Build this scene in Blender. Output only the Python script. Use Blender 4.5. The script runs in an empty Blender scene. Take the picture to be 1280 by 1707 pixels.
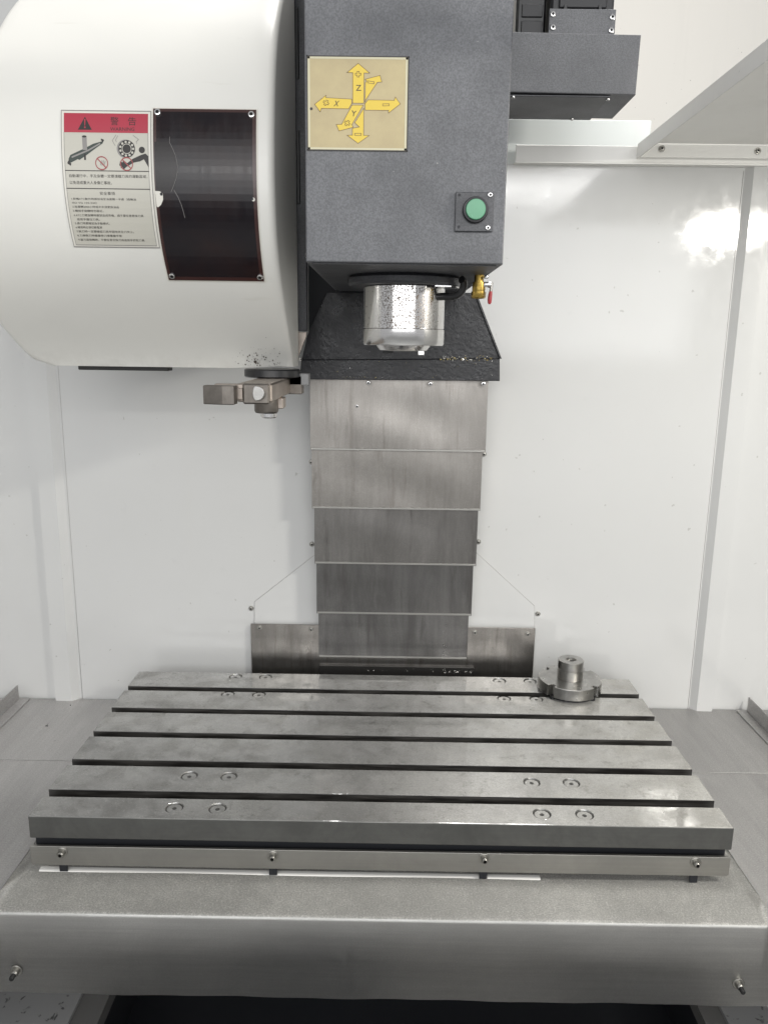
import bpy, bmesh, math, random
import numpy as np
from mathutils import Vector, Matrix
random.seed(7)
S = bpy.context.scene
COL = S.collection

# ------------------------------------------------------------------ camera
CAM = Vector((0.00489, -0.98378, 0.66195))
AR, AU, AF = Vector((.9999, .0086, .0135)), Vector((-.0150, .2111, .9773)), Vector((-.0055, .9774, -.2112))
AF.normalize(); AR = (AR - AF * AR.dot(AF)).normalized(); AU = AR.cross(AF)
FPX = 1296.11
cd = bpy.data.cameras.new("camera"); cam = bpy.data.objects.new("camera", cd); COL.objects.link(cam)
cd.sensor_fit = 'VERTICAL'; cd.sensor_height = 24; cd.lens = 24 * FPX / 1707
cd.clip_start = .02; cd.clip_end = 60
cam.matrix_world = Matrix(((AR.x, AU.x, -AF.x, CAM.x), (AR.y, AU.y, -AF.y, CAM.y), (AR.z, AU.z, -AF.z, CAM.z), (0, 0, 0, 1)))
S.camera = cam

# ------------------------------------------------------------------ light (indoor lamps, added fills, neutral room)
W = bpy.data.worlds.new("World"); S.world = W; W.use_nodes = True
bg = W.node_tree.nodes["Background"]; bg.inputs[0].default_value = (.97, .98, 1, 1); bg.inputs[1].default_value = .46
S.view_settings.view_transform = 'Standard'; S.view_settings.look = 'None'
S.view_settings.exposure = .27; S.view_settings.gamma = 1

def area(name, loc, target, sx, sy, watts, col=(1, 1, 1)):
    l = bpy.data.lights.new(name, 'AREA'); l.shape = 'RECTANGLE'; l.size = sx; l.size_y = sy; l.energy = watts; l.color = col
    o = bpy.data.objects.new(name, l); COL.objects.link(o); o.location = loc
    o.rotation_euler = (Vector(target) - Vector(loc)).to_track_quat('-Z', 'Y').to_euler(); return o
area("hall_ceiling_lamp", (.36, .48, 3.0), (.2, .1, 0), 1.4, .6, 45, (1, .985, .96))
area("work_lamp", (1.07, -.50, 1.03), (.40, .10, -.05), .20, .035, 10.5, (1, .97, .9))
area("front_fill", (-.1, -3.4, 1.55), (-.2, .1, .5), 4.4, 2.0, 72, (.98, .99, 1))  # unseen soft fill panel added in front, stands in for a bright hall
area("hall_tube_lamp", (.1, -3.0, 1.60), (0, .1, .7), 2.6, .07, 10, (1, .985, .96))
area("room_wall_fill", (.6, 1.5, 3.2), (.6, 2.7, 1.2), 2.5, .4, 8, (1, .97, .92))  # unseen fill added to brighten the room wall behind
S.cycles.blur_glossy = 0

# ------------------------------------------------------------------ pixel -> place, on a plane of the machine
def ray(x, y): return AF + AR * ((x - 640) / FPX) - AU * ((y - 853.5) / FPX)
def P(x, y, Y): d = ray(x, y); return CAM + d * ((Y - CAM.y) / d.y)
def Q(x, y, Z): d = ray(x, y); return CAM + d * ((Z - CAM.z) / d.z)

# ------------------------------------------------------------------ materials
class NT:
    def __init__(s, name):
        m = bpy.data.materials.new(name); m.use_nodes = True; s.m = m; s.t = m.node_tree; s.n = s.t.nodes
        s.b = s.n["Principled BSDF"]; s.tc = s.n.new("ShaderNodeTexCoord")
    def lk(s, a, b): s.t.links.new(a, b)
    def coord(s, sc=(1, 1, 1), rot=(0, 0, 0)):
        mp = s.n.new("ShaderNodeMapping"); mp.inputs["Scale"].default_value = sc; mp.inputs["Rotation"].default_value = rot
        s.lk(s.tc.outputs["Object"], mp.inputs[0]); return mp.outputs[0]
    def noise(s, scale, detail=4, rough=.55, co=None, dist=0):
        n = s.n.new("ShaderNodeTexNoise"); n.inputs["Scale"].default_value = scale; n.inputs["Detail"].default_value = detail
        n.inputs["Roughness"].default_value = rough; n.inputs["Distortion"].default_value = dist
        s.lk(co if co else s.tc.outputs["Object"], n.inputs["Vector"]); return n.outputs["Fac"]
    def ramp(s, fac, stops):
        r = s.n.new("ShaderNodeValToRGB"); e = r.color_ramp.elements
        while len(e) < len(stops): e.new(.5)
        for el, (p, c) in zip(e, stops):
            el.position = p; el.color = (c, c, c, 1) if isinstance(c, (int, float)) else (*c, 1)
        s.lk(fac, r.inputs[0]); return r.outputs[0]
    def mix(s, fac, a, b, mode='MIX'):
        x = s.n.new("ShaderNodeMix"); x.data_type = 'RGBA'; x.blend_type = mode
        for k, v in ((0, fac), (6, a), (7, b)):
            if isinstance(v, (int, float)): x.inputs[k].default_value = v if k == 0 else (v, v, v, 1)
            elif isinstance(v, tuple): x.inputs[k].default_value = (*v, 1)
            else: s.lk(v, x.inputs[k])
        return x.outputs[2]
    def math(s, op, a, b):
        x = s.n.new("ShaderNodeMath"); x.operation = op
        for k, v in ((0, a), (1, b)):
            if isinstance(v, (int, float)): x.inputs[k].default_value = v
            else: s.lk(v, x.inputs[k])
        return x.outputs[0]
    def bump(s, h, strength, dist=.001):
        b = s.n.new("ShaderNodeBump"); b.inputs["Strength"].default_value = strength; b.inputs["Distance"].default_value = dist
        s.lk(h, b.inputs["Height"]); s.lk(b.outputs[0], s.b.inputs["Normal"])
    def set(s, color=None, rough=None, metal=None, **kw):
        for k, v in (("Base Color", color), ("Roughness", rough), ("Metallic", metal), *kw.items()):
            if v is None: continue
            if isinstance(v, tuple): s.b.inputs[k].default_value = (*v, 1)
            elif isinstance(v, (int, float)): s.b.inputs[k].default_value = v
            else: s.lk(v, s.b.inputs[k])
        return s.m

def plain(name, c, r=.5, m=0.0, **kw): return NT(name).set(c, r, m, **kw)

def paint(name, c, rough=.3, dirt=.08, peel=.12, grain=330):
    t = NT(name); big = t.noise(3.5, 5, .6); sm = t.noise(38, 4, .6)
    d = tuple(v * (1 - dirt * 2.2) for v in c)
    col = t.mix(t.ramp(big, [(.35, 0), (.75, 1)]), c, tuple(v * (1 - dirt * .55) for v in c))
    col = t.mix(t.ramp(sm, [(.66, 0), (.82, .5)]), col, d)
    if name.startswith('cream'):
        sx = t.n.new("ShaderNodeSeparateXYZ"); t.lk(t.tc.outputs["Object"], sx.inputs[0])
        low = t.ramp(t.math('ADD', sx.outputs[2], t.math('MULTIPLY', t.noise(9, 5, .65), .05)), [(.026, .45), (.072, 0)])
        g2 = t.math('MULTIPLY', low, t.ramp(t.noise(30, 5, .7, t.coord((1, 1, .6))), [(.40, 0), (.68, 1)]))
        col = t.mix(g2, col, (.30, .275, .235))
        sc = t.noise(1, 3, .5, t.coord((7, 7, 60), (0, .5, 0))); col = t.mix(t.ramp(sc, [(.70, 0), (.74, .22)]), col, (.50, .48, .42))
    else:
        spk = t.noise(75, 2, .5); col = t.mix(t.ramp(spk, [(.755, 0), (.775, .55)]), col, (.30, .29, .27))
        run = t.noise(1, 5, .65, t.coord((9, 9, .7))); col = t.mix(t.ramp(run, [(.55, 0), (.75, .16)]), col, (.52, .51, .48))
    t.bump(t.noise(grain, 2, .5), peel, .0006)
    return t.set(col, t.ramp(sm, [(.3, rough), (.8, rough + .14)]), 0)

def hammered(name, a, b, rough=.42):
    t = NT(name); g = t.noise(520, 2, .6); big = t.noise(9, 4, .6); st = t.noise(1, 4, .6, t.coord((30, 30, 6)))
    col = t.mix(t.ramp(g, [(.36, 0), (.66, 1)]), a, b)
    col = t.mix(t.ramp(big, [(.3, .0), (.72, .55)]), col, tuple(v * .62 for v in a))
    col = t.mix(t.ramp(st, [(.6, 0), (.85, .35)]), col, tuple(v * 1.25 for v in b))
    sp = t.noise(150, 1, .4)
    col = t.mix(t.ramp(sp, [(.835, 0), (.85, .6)]), col, (.4, .4, .39))
    t.bump(g, .35, .0006)
    return t.set(col, t.ramp(big, [(.3, rough), (.8, rough + .15)]), 0)

def steel(name, c, rough=.32, brush=(6, 260, 260), smudge=7, dark=.45, rv=.16, bumps=.05, pits=0.0, stain=None, fineamt=.16, sms=(1, 1, 1), grain=0.0):
    t = NT(name); br = t.noise(1, 3, .6, t.coord(brush)); sm = t.noise(smudge, 6, .66, t.coord(sms), dist=.4); fine = t.noise(smudge * 14, 4, .65)
    lo = tuple(v * (1 - dark) for v in c)
    col = t.mix(t.ramp(sm, [(.34, 1), (.62, 0)]), c, lo)
    col = t.mix(t.ramp(br, [(.35, .28), (.65, 0)]), col, tuple(v * .7 for v in c))
    col = t.mix(t.ramp(fine, [(.55, 0), (.78, fineamt)]), col, lo)
    if stain: col = t.mix(t.ramp(t.noise(smudge * 1.7, 6, .68, t.coord((4.5, 4.5, .45))), [(.55, 0), (.68, .75)]), col, stain)
    h = br
    if grain:
        gr = t.noise(430, 3, .7); h = t.math('ADD', br, t.math('MULTIPLY', gr, 1.2))
        col = t.mix(t.ramp(gr, [(.35, grain), (.60, 0)]), col, tuple(v * .55 for v in c)); col = t.mix(t.ramp(gr, [(.60, 0), (.72, grain)]), col, tuple(min(1, v * 1.35) for v in c))
    if pits:
        pt = t.noise(420, 2, .6); col = t.mix(t.ramp(pt, [(.64, 0), (.74, pits)]), col, tuple(v * .3 for v in c))
    r = t.math('ADD', t.ramp(sm, [(.3, rough + rv), (.7, rough)]), t.ramp(fine, [(.4, 0), (.75, .04)]))
    t.bump(h, bumps, .0008)
    return t.set(col, r, 1.0)

M = {}
M['wall'] = paint('white_wall_paint', (.53, .53, .521), .028, .05, .09, 380)
M['seam'] = plain('grey_joint_seal', (.30, .29, .28), .5)
M['cream'] = paint('cream_housing_paint', (.66, .65, .61), .33, .04, .06)
M['panel'] = paint('roof_panel_paint', (.76, .75, .715), .35, .05, .05)
M['rail'] = paint('pale_rail_paint', (.62, .65, .64), .4, .1, .05)
M['room'] = paint('room_wall_paint', (.76, .735, .685), .7, .02, .0)
M['hallfloor'] = paint('hall_floor_paint', (.52, .525, .51), .45, .1, .0)
M['grey'] = hammered('grey_hammered_paint', (.078, .080, .087), (.132, .135, .146))
M['greyd'] = hammered('dark_grey_paint', (.028, .029, .034), (.062, .063, .07), .36)
t = NT('oily_black_paint'); n1 = t.noise(120, 5, .65); n2 = t.noise(34, 3, .6)
c = t.mix(t.ramp(t.noise(300, 2, .5), [(.66, 0), (.72, .85)]), (.006, .006, .008), (.10, .10, .11)); c = t.mix(t.ramp(n2, [(.45, 1), (.6, 0)]), c, (.007, .007, .009))
t.bump(n1, .55, .002); M['oily'] = t.set(c, t.ramp(n2, [(.3, .22), (.7, .42)]), 0)
M['black'] = plain('black_plastic', (.012, .012, .014), .42)
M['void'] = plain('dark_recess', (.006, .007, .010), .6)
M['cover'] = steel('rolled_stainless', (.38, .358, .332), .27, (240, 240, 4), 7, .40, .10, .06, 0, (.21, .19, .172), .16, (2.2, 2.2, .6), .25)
M['covermid'] = steel('half_dimmed_stainless', (.27, .258, .245), .27, (250, 250, 3), 7, .45, .10, .06, 0, (.12, .112, .106), .16, (2.2, 2.2, .5), .25)  # halfway step: dimmer reflections lower down put into the steel colour
M['coverdim'] = steel('oiled_dimmed_stainless', (.20, .194, .188), .27, (260, 260, 3), 7, .45, .10, .06, 0, (.115, .108, .104), .16, (2.2, 2.2, .5), .25)  # oil film and dimmer low reflections, both put into the steel colour
M['deck'] = steel('deck_stainless', (.53, .52, .512), .54, (160, 5, 160), 5, .16, .14, .15, .2, None, .2, (2, .5, 1), .5)
M['fronttop'] = steel('abraded_stainless', (.84, .83, .80), .78, (60, 60, 60), 6, .2, .1, .3, .25, None, .25, (1, 1, 1), .6)
M['front'] = steel('front_stainless', (.80, .79, .765), .46, (5, 200, 200), 5, .2, .1, .06, 0, None, .16, (.6, 1, 1), .15)
M['table'] = steel('ground_cast_iron', (.42, .413, .392), .47, (4, 300, 300), 8, .42, .12, .10, .8, (.20, .195, .18), .35, (1, 1, 1), .5)
_n = M['table'].node_tree; _b = _n.nodes['Principled BSDF']; _b.inputs['Anisotropic'].default_value = .8; _b.inputs['Coat IOR'].default_value = 1.85
_w = _n.nodes.new('ShaderNodeTexNoise'); _w.inputs['Scale'].default_value = 26; _w.inputs['Detail'].default_value = 5
_tc = _n.nodes.new('ShaderNodeTexCoord'); _n.links.new(_tc.outputs['Object'], _w.inputs['Vector'])
_r = _n.nodes.new('ShaderNodeMapRange'); _r.inputs[1].default_value = .38; _r.inputs[2].default_value = .56; _r.inputs[3].default_value = .15; _r.inputs[4].default_value = 1.0
_n.links.new(_w.outputs['Fac'], _r.inputs[0]); _n.links.new(_r.outputs[0], _b.inputs['Coat Weight'])
_w2 = _n.nodes.new('ShaderNodeTexNoise'); _w2.inputs['Scale'].default_value = 160; _n.links.new(_tc.outputs['Object'], _w2.inputs['Vector'])
_bp = _n.nodes.new('ShaderNodeBump'); _bp.inputs['Strength'].default_value = .11; _bp.inputs['Distance'].default_value = .0008
_n.links.new(_w2.outputs['Fac'], _bp.inputs['Height']); _n.links.new(_bp.outputs[0], _b.inputs['Coat Normal'])
_v = _n.nodes.new('ShaderNodeCombineXYZ'); _v.inputs[1].default_value = 1; _n.links.new(_v.outputs[0], _b.inputs['Tangent'])
M['table'].node_tree.nodes['Principled BSDF'].inputs['Coat Weight'].default_value = .25
M['table'].node_tree.nodes['Principled BSDF'].inputs['Coat Roughness'].default_value = .035
t = NT('oily_shaded_slot_wall'); M['slot'] = t.set(t.mix(t.ramp(t.noise(1, 4, .6, t.coord((14, 200, 200))), [(.4, 0), (.7, 1)]), (.012, .011, .010), (.055, .052, .048)), .38, 0)  # near-black carries both the oil and the shade inside the slots
M['edge'] = steel('machined_side', (.19, .19, .18), .42, (5, 240, 240), 12, .3, .14, .05)
M['strip'] = steel('strip_steel', (.42, .41, .385), .34, (4, 300, 300), 6, .2, .12, .05)
M['chrome'] = steel('turned_steel', (.72, .71, .70), .13, (40, 40, 500), 14, .12, .06, .02)
M['turned'] = steel('dull_turned_steel', (.46, .45, .43), .24, (30, 30, 500), 30, .35, .1, .03)
t = NT('speckled_spindle'); sp = t.noise(560, 3, .6); zone = t.noise(30, 3, .5)
sx_ = t.n.new("ShaderNodeSeparateXYZ"); t.lk(t.tc.outputs["Object"], sx_.inputs[0])
band = t.math('ADD', t.math('ABSOLUTE', t.math('SUBTRACT', sx_.outputs[0], .006), 0), t.math('MULTIPLY', t.math('SUBTRACT', zone, .5), .05))
f = t.math('MULTIPLY', t.ramp(sp, [(.47, 0), (.57, 1)]), t.ramp(band, [(.022, 1), (.046, .0)]))
rare = t.ramp(t.noise(330, 1, .4), [(.70, 0), (.73, .9)])
c = t.mix(t.math('MAXIMUM', f, rare), (.72, .71, .70), (.13, .11, .095)); M['spindle'] = t.set(c, t.math('ADD', .11, t.math('MULTIPLY', f, .3)), 1.0)
M['bolt'] = steel('zinc_bolt', (.42, .41, .38), .28, (60, 60, 60), 60, .4, .1, .02)
M['boltdark'] = plain('socket_shadow_steel', (.03, .03, .03), .5, .6)
M['arm'] = steel('phosphated_arm', (.22, .20, .18), .42, (60, 60, 60), 18, .4, .1, .04)
M['armside'] = steel('ground_arm_side', (.48, .42, .37), .34, (5, 120, 120), 20, .25, .1, .04)
M['brass'] = steel('oily_brass', (.55, .38, .10), .25, (60, 60, 60), 70, .75, .1, .04)
M['red'] = plain('red_vinyl', (.30, .03, .035), .4)
M['green'] = plain('green_button_cap', (.095, .27, .16), .4)
M['signbg'] = NT('sign_cream'); _t = M['signbg']; M['signbg'] = _t.set(_t.mix(_t.ramp(_t.noise(40, 5, .6), [(.35, 0), (.75, 1)]), (.40, .33, .175), (.34, .275, .148)), .45, 0)
M['signrim'] = plain('sign_pale_rim', (.48, .45, .31), .45)
M['yellow'] = plain('sign_yellow', (.58, .42, .035), .45)
M['ink'] = plain('black_ink', (.016, .013, .012), .5)
M['inkline'] = plain('brown_ink_line', (.13, .075, .03), .5)
M['labbg'] = plain('label_silver', (.45, .435, .38), .42)
M['labrim'] = plain('label_pale_rim', (.62, .60, .54), .42)
M['labred'] = plain('label_red', (.35, .022, .045), .4)
M['redline'] = plain('label_red_line', (.30, .06, .06), .5)
M['labgreen'] = plain('label_machine_green', (.03, .042, .035), .5)
M['labgrey'] = plain('label_mid_grey', (.22, .21, .20), .5)
t = NT('dark_window_film'); v = t.noise(1, 4, .6, t.coord((110, 110, 4))); n = t.noise(16, 4, .6)
M['film'] = t.set(t.mix(t.ramp(n, [(.4, 0), (.7, 1)]), (.006, .004, .006), (.014, .006, .006)), t.ramp(v, [(.3, .15), (.7, .27)]), .0, **{'Specular IOR Level': .30})
M['filmedge'] = plain('brown_film_edge', (.032, .008, .006), .3)
M['filmlift'] = plain('lifted_film', (.010, .007, .007), .26, 0, **{'Specular IOR Level': .3})
M['glint'] = plain('white_glint', (.66, .65, .62), .35)  # white of the painted glint line on the front cover
M['rubber'] = plain('black_rubber', (.010, .010, .011), .3)
t = NT('speckled_casting'); n = t.noise(55, 3, .6, dist=.5); M['bed'] = t.set(t.mix(t.ramp(n, [(.615, 0), (.67, .85)]), (.20, .20, .20), (.02, .02, .02)), .5, 0)
M['bedlip'] = plain('grey_bed_lip', (.10, .098, .095), .5)
M['chip'] = plain('bright_chip', (.8, .79, .75), .25, .9)
M['chipgold'] = plain('straw_coloured_chip', (.62, .50, .22), .35, .5)
M['dirt'] = plain('black_grease_and_shade', (.012, .011, .010), .45)  # grease black, also colours the shade strip below the telescopic cover
M['splash'] = plain('brown_grease', (.075, .060, .048), .45)

# ------------------------------------------------------------------ mesh helpers (world coordinates, shifted to the thing's base when linked)
def bm_new(): return bmesh.new()
def box(bm, x0, x1, y0, y1, z0, z1, bev=0.0, seg=1, mi=0):
    vs = [bm.verts.new((x, y, z)) for x in (x0, x1) for y in (y0, y1) for z in (z0, z1)]
    idx = ((0, 1, 3, 2), (4, 6, 7, 5), (0, 4, 5, 1), (2, 3, 7, 6), (0, 2, 6, 4), (1, 5, 7, 3))
    fs = [bm.faces.new([vs[i] for i in q]) for q in idx]
    for q in fs: q.material_index = mi
    if bev:
        es = list({e for q in fs for e in q.edges})
        bmesh.ops.bevel(bm, geom=es, offset=bev, segments=seg, affect='EDGES', profile=.5, clamp_overlap=True)
    return bm
def prism(bm, pts, axis, a, b, bev=0.0, mi=0):
    """polygon pts in the two other axes (cyclic order kept), swept along axis from a to b"""
    def mk(p, t): return {'x': (t, p[0], p[1]), 'y': (p[0], t, p[1]), 'z': (p[0], p[1], t)}[axis]
    A = [bm.verts.new(mk(p, a)) for p in pts]; B = [bm.verts.new(mk(p, b)) for p in pts]; n = len(pts)
    fs = [bm.faces.new(A), bm.faces.new(B[::-1])]
    for i in range(n): fs.append(bm.faces.new((A[(i + 1) % n], A[i], B[i], B[(i + 1) % n])))
    for q in fs: q.material_index = mi
    bmesh.ops.recalc_face_normals(bm, faces=fs)
    if bev:
        es = list({e for q in fs[:2] for e in q.edges})
        bmesh.ops.bevel(bm, geom=es, offset=bev, segments=2, affect='EDGES', profile=.5, clamp_overlap=True)
    return bm
def lathe(bm, prof, c=(0, 0, 0), axis='z', n=40, mi=0, cap=True):
    """prof: (radius, t) list"""
    def mk(r, t, k):
        u, v = r * math.cos(k), r * math.sin(k)
        q = {'z': (u, v, t), 'y': (u, t, v), 'x': (t, u, v)}[axis]
        return (c[0] + q[0], c[1] + q[1], c[2] + q[2])
    rings = [[bm.verts.new(mk(r, t, 2 * math.pi * i / n)) for i in range(n)] for r, t in prof]
    fs = []
    for a, b in zip(rings, rings[1:]):
        for i in range(n): fs.append(bm.faces.new((a[i], a[(i + 1) % n], b[(i + 1) % n], b[i])))
    for q in fs: q.smooth = True
    if cap: fs += [bm.faces.new(rings[0]), bm.faces.new(rings[-1][::-1])]
    for q in fs: q.material_index = mi
    bmesh.ops.recalc_face_normals(bm, faces=fs); return bm
def tube(bm, pts, r, n=12, mi=0):
    pts = [Vector(p) for p in pts]; rings = []
    for i, p in enumerate(pts):
        d = (pts[min(i + 1, len(pts) - 1)] - pts[max(i - 1, 0)]).normalized()
        a = d.orthogonal().normalized() if i == 0 else (a - d * a.dot(d)).normalized()
        b = d.cross(a); rr = r[i] if isinstance(r, (list, tuple)) else r
        rings.append([bm.verts.new(p + (a * math.cos(2 * math.pi * k / n) + b * math.sin(2 * math.pi * k / n)) * rr) for k in range(n)])
    fs = []
    for A, B in zip(rings, rings[1:]):
        for k in range(n):
            q = bm.faces.new((A[k], A[(k + 1) % n], B[(k + 1) % n], B[k])); q.smooth = True; fs.append(q)
    fs += [bm.faces.new(rings[0]), bm.faces.new(rings[-1][::-1])]
    for q in fs: q.material_index = mi
    bmesh.ops.recalc_face_normals(bm, faces=fs); return bm

BASE = {}
def thing(name, label, cat, loc, group=None):
    o = bpy.data.objects.new(name, None); COL.objects.link(o); o.location = loc; o.empty_display_size = .03
    o['label'] = label; o['category'] = cat
    if group: o['group'] = group
    BASE[o] = Vector(loc); return o
def root_of(o):
    while o.parent: o = o.parent
    return o
def link(name, me, parent=None, loc=(0, 0, 0)):
    o = bpy.data.objects.new(name, me); COL.objects.link(o); o.location = loc
    if parent: o.parent = parent
    return o
def smooth_by_angle(me, ang=35):
    bm = bmesh.new(); bm.from_mesh(me)
    for e in bm.edges: e.smooth = len(e.link_faces) == 2 and e.calc_face_angle(3) < math.radians(ang)
    bm.to_mesh(me); bm.free()
def part(name, bm, mats, parent=None, smooth=True, base=None):
    me = bpy.data.meshes.new(name)
    b = Vector((0, 0, 0)) if base is None else Vector(base)
    if parent is not None: b = BASE[root_of(parent)]
    if b.length: bmesh.ops.translate(bm, verts=bm.verts, vec=-b)
    bm.to_mesh(me); bm.free()
    for m in (mats if isinstance(mats, (list, tuple)) else [mats]): me.materials.append(M[m])
    if smooth: smooth_by_angle(me)
    o = link(name, me, parent)
    if parent is None: o.location = b; BASE[o] = b
    return o
def structure(name, bm, mats, smooth=True):
    o = part(name, bm, mats, None, smooth); o['kind'] = 'structure'; return o

def screw_mesh(name, r, h, mats, washer=0.0, sock=.5):
    """axis +Z, base at z = 0: washer, domed head, hexagon socket"""
    bm = bm_new()
    z = 0
    if washer: lathe(bm, [(washer, -.0005), (washer, .0010), (washer * .93, .0013)], n=24); z = .0013
    lathe(bm, [(r, z - .0003), (r, z + h * .6), (r * .9, z + h * .88), (r * .72, z + h), (r * sock, z + h)], n=24, cap=False)
    k = 6
    lathe(bm, [(r * sock, z + h - .00002), (r * sock * .92, z + h * .25), (r * .02, z + h * .25)], n=k, mi=1, cap=False)
    me = bpy.data.meshes.new(name); bm.to_mesh(me); bm.free()
    for m in mats: me.materials.append(M[m])
    smooth_by_angle(me); return me
SCREW = screw_mesh('cap_screw', .0042, .0034, ('bolt', 'boltdark'), .0066)
SCREWN = screw_mesh('pan_screw', .0040, .0026, ('chrome', 'boltdark'), 0)
BOLT = screw_mesh('socket_bolt', .0052, .0075, ('bolt', 'boltdark'), .0088, .52)
def put(name, me, pos, parent, axis='-y', roll=0.0, scale=1):
    o = link(name, me, parent, Vector(pos) - BASE[root_of(parent)])
    d = {'-y': Vector((0, -1, 0)), 'z': Vector((0, 0, 1)), '-z': Vector((0, 0, -1)), 'x': Vector((1, 0, 0))}[axis] if isinstance(axis, str) else Vector(axis)
    o.rotation_euler = (d.to_track_quat('Z', 'Y') @ Matrix.Rotation(roll, 4, 'Z').to_quaternion()).to_euler(); o.scale = (scale,) * 3
    return o

# ================================================================== SETTING: enclosure and hall
YW = .565
bm = bm_new()
outl = [(-1.25, YW), (-.706, YW), (-.700, YW - .013), (-.6655, YW - .013), (-.652, YW), (.656, YW), (.6675, YW - .013), (.700, YW - .013), (.706, YW), (1.25, YW)]
ps = outl + [(x, y + .0025) for x, y in outl[::-1]]
prism(bm, ps, 'z', -.5, .992)
back_wall = structure('back_wall', bm, 'wall'); BASE[back_wall] = Vector((0, 0, 0))
bm = bm_new(); box(bm, .2275, 1.2, .545, .567, .9900, .9925); box(bm, .2275, 1.2, .545, .5475, .9925, 1.0205, .0008)
part('top_flange', bm, 'panel', back_wall)
for sx in (-1, 1):
    px = [(425, 1046), (425, 1003), (525, 925), (560, 925), (560, 1046)] if sx < 0 else [(890, 1050), (890, 1010), (792, 920), (760, 920), (760, 1050)]
    pts = [(P(a, b, YW).x, P(a, b, YW).z) for a, b in px]
    bm = bm_new(); prism(bm, pts, 'y', YW - .0022, YW + .001, .0003); part('cover_panel', bm, 'wall', back_wall)
    bm = bm_new(); tube(bm, [(x, YW - .0012, z) for x, z in pts[:3]], .0009, 6); part('panel_seam', bm, 'seam', back_wall)
for x in (-.6475, .6535):
    bm = bm_new(); tube(bm, [(x, YW - .0001, -.097), (x, YW - .0001, .985)], .0005, 6); part('panel_seam', bm, 'seam', back_wall)
for q in [(419, 1014), (520, 907), (797, 903), (896, 1023), (519, 770), (806, 757)]:
    put('screw', SCREW, P(*q, YW - .0005), back_wall, roll=random.random(), scale=.8)
bm = bm_new(); box(bm, -1.20, -1.19, -.35, .56, -.5, 1.75); structure('left_wall', bm, 'wall')
bm = bm_new(); box(bm, 1.19, 1.20, -.55, .56, -.5, 1.40); structure('right_wall', bm, 'wall')
bm = bm_new(); box(bm, -1.19, -.50, .566, .569, .994, 1.75); structure('upper_back_wall', bm, 'wall')
bm = bm_new(); box(bm, -4, 4, 2.7, 2.8, -1.2, 3.4); structure('room_wall', bm, 'room')
bm = bm_new(); box(bm, -5, 5, -7, 2.7, -1.05, -1.0); structure('hall_floor', bm, 'hallfloor')

# ================================================================== machine bed and trough below
t = thing('machine_base', 'grey speckled casting with a dark trough below the steel front cover', 'machine base', (0, -.05, -.5))
ZB = -.30
bm = bm_new(); prism(bm, [(-.445, -.6), (-1.1, -.6), (-1.1, .5), (-.445, .5)], 'z', ZB - .02, ZB); part('bed_surface', bm, 'bed', t)
bm = bm_new(); prism(bm, [(.512, -.6), (1.1, -.6), (1.1, .5), (.512, .5)], 'z', ZB - .02, ZB); part('bed_surface', bm, 'bed', t)
bm = bm_new(); box(bm, -.4449, -.4051, -.6, .5, ZB - .03, ZB - .006); part('trough_lip', bm, 'bedlip', t)
bm = bm_new(); box(bm, .4811, .5119, -.6, .5, ZB - .03, ZB - .006); part('trough_lip', bm, 'bedlip', t)
bm = bm_new(); box(bm, -.409, .485, -.6, .5, ZB - .14, ZB - .12)
box(bm, -.409, -.405, -.6, .5, ZB - .12, ZB - .03); box(bm, .481, .485, -.6, .5, ZB - .12, ZB - .03); part('trough', bm, 'void', t)
bm = bm_new(); box(bm, .01, .29, -.60, -.055, ZB - .117, ZB - .05, .004)
part('chip_ramp', bm, 'bedlip', t)
for x0, x1 in ((-1.09, -.20), (.30, 1.09)):
    bm = bm_new(); box(bm, x0, x1, -.60, -.14, ZB - .02, ZB + .012, .004); part('unseen_sill', bm, 'bed', t)  # unseen sill added for its grey reflection in the front cover

# ================================================================== deck sheets left and right of the table
ZD = -.094
def deck(label, x0, x1, y0, y1, z, lip=False):
    bm = bm_new(); box(bm, x0, x1, y0, y1, z - .001, z, .0003)
    if lip: box(bm, x0, x1, y0, y0 + .0025, z - .13, z - .0027)
    o = part('deck_sheet', bm, 'deck', None, True, (x0, y0, z)); o['label'] = label; o['category'] = 'steel sheet'; o['group'] = 'stainless deck sheets beside the table'
deck('rear stainless deck sheet left of the table, under the left angle bracket', -1.18, -.531, .312, .562, ZD)
deck('front stainless deck sheet left of the table, beside the front cover', -1.18, -.531, -.075, .318, ZD - .0012, True)
deck('rear stainless deck sheet right of the table, under the right angle bracket', .537, 1.18, .308, .562, ZD)
deck('front stainless deck sheet right of the table with bright lamp glare', .537, 1.18, -.075, .314, ZD - .0012, True)
for sx, lab in ((-1, 'steel angle bracket on the deck at the left edge'), (1, 'steel angle bracket on the deck at the right edge')):
    x = -.7565 if sx < 0 else .752
    t = thing('angle_bracket', lab, 'bracket', (x, .3, ZD), 'steel angle brackets on the deck')
    xs = sorted((x, x + sx * .030)); bm = bm_new(); box(bm, xs[0], xs[1], .10, .556, ZD + .0005, ZD + .0035, .0006); part('base_flange', bm, 'deck', t)
    xu = sorted((x + sx * .020, x + sx * .0225)); bm = bm_new(); box(bm, xu[0], xu[1], .10, .549, ZD + .0036, ZD + .036, .0006); part('upright_flange', bm, 'deck', t)

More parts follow.
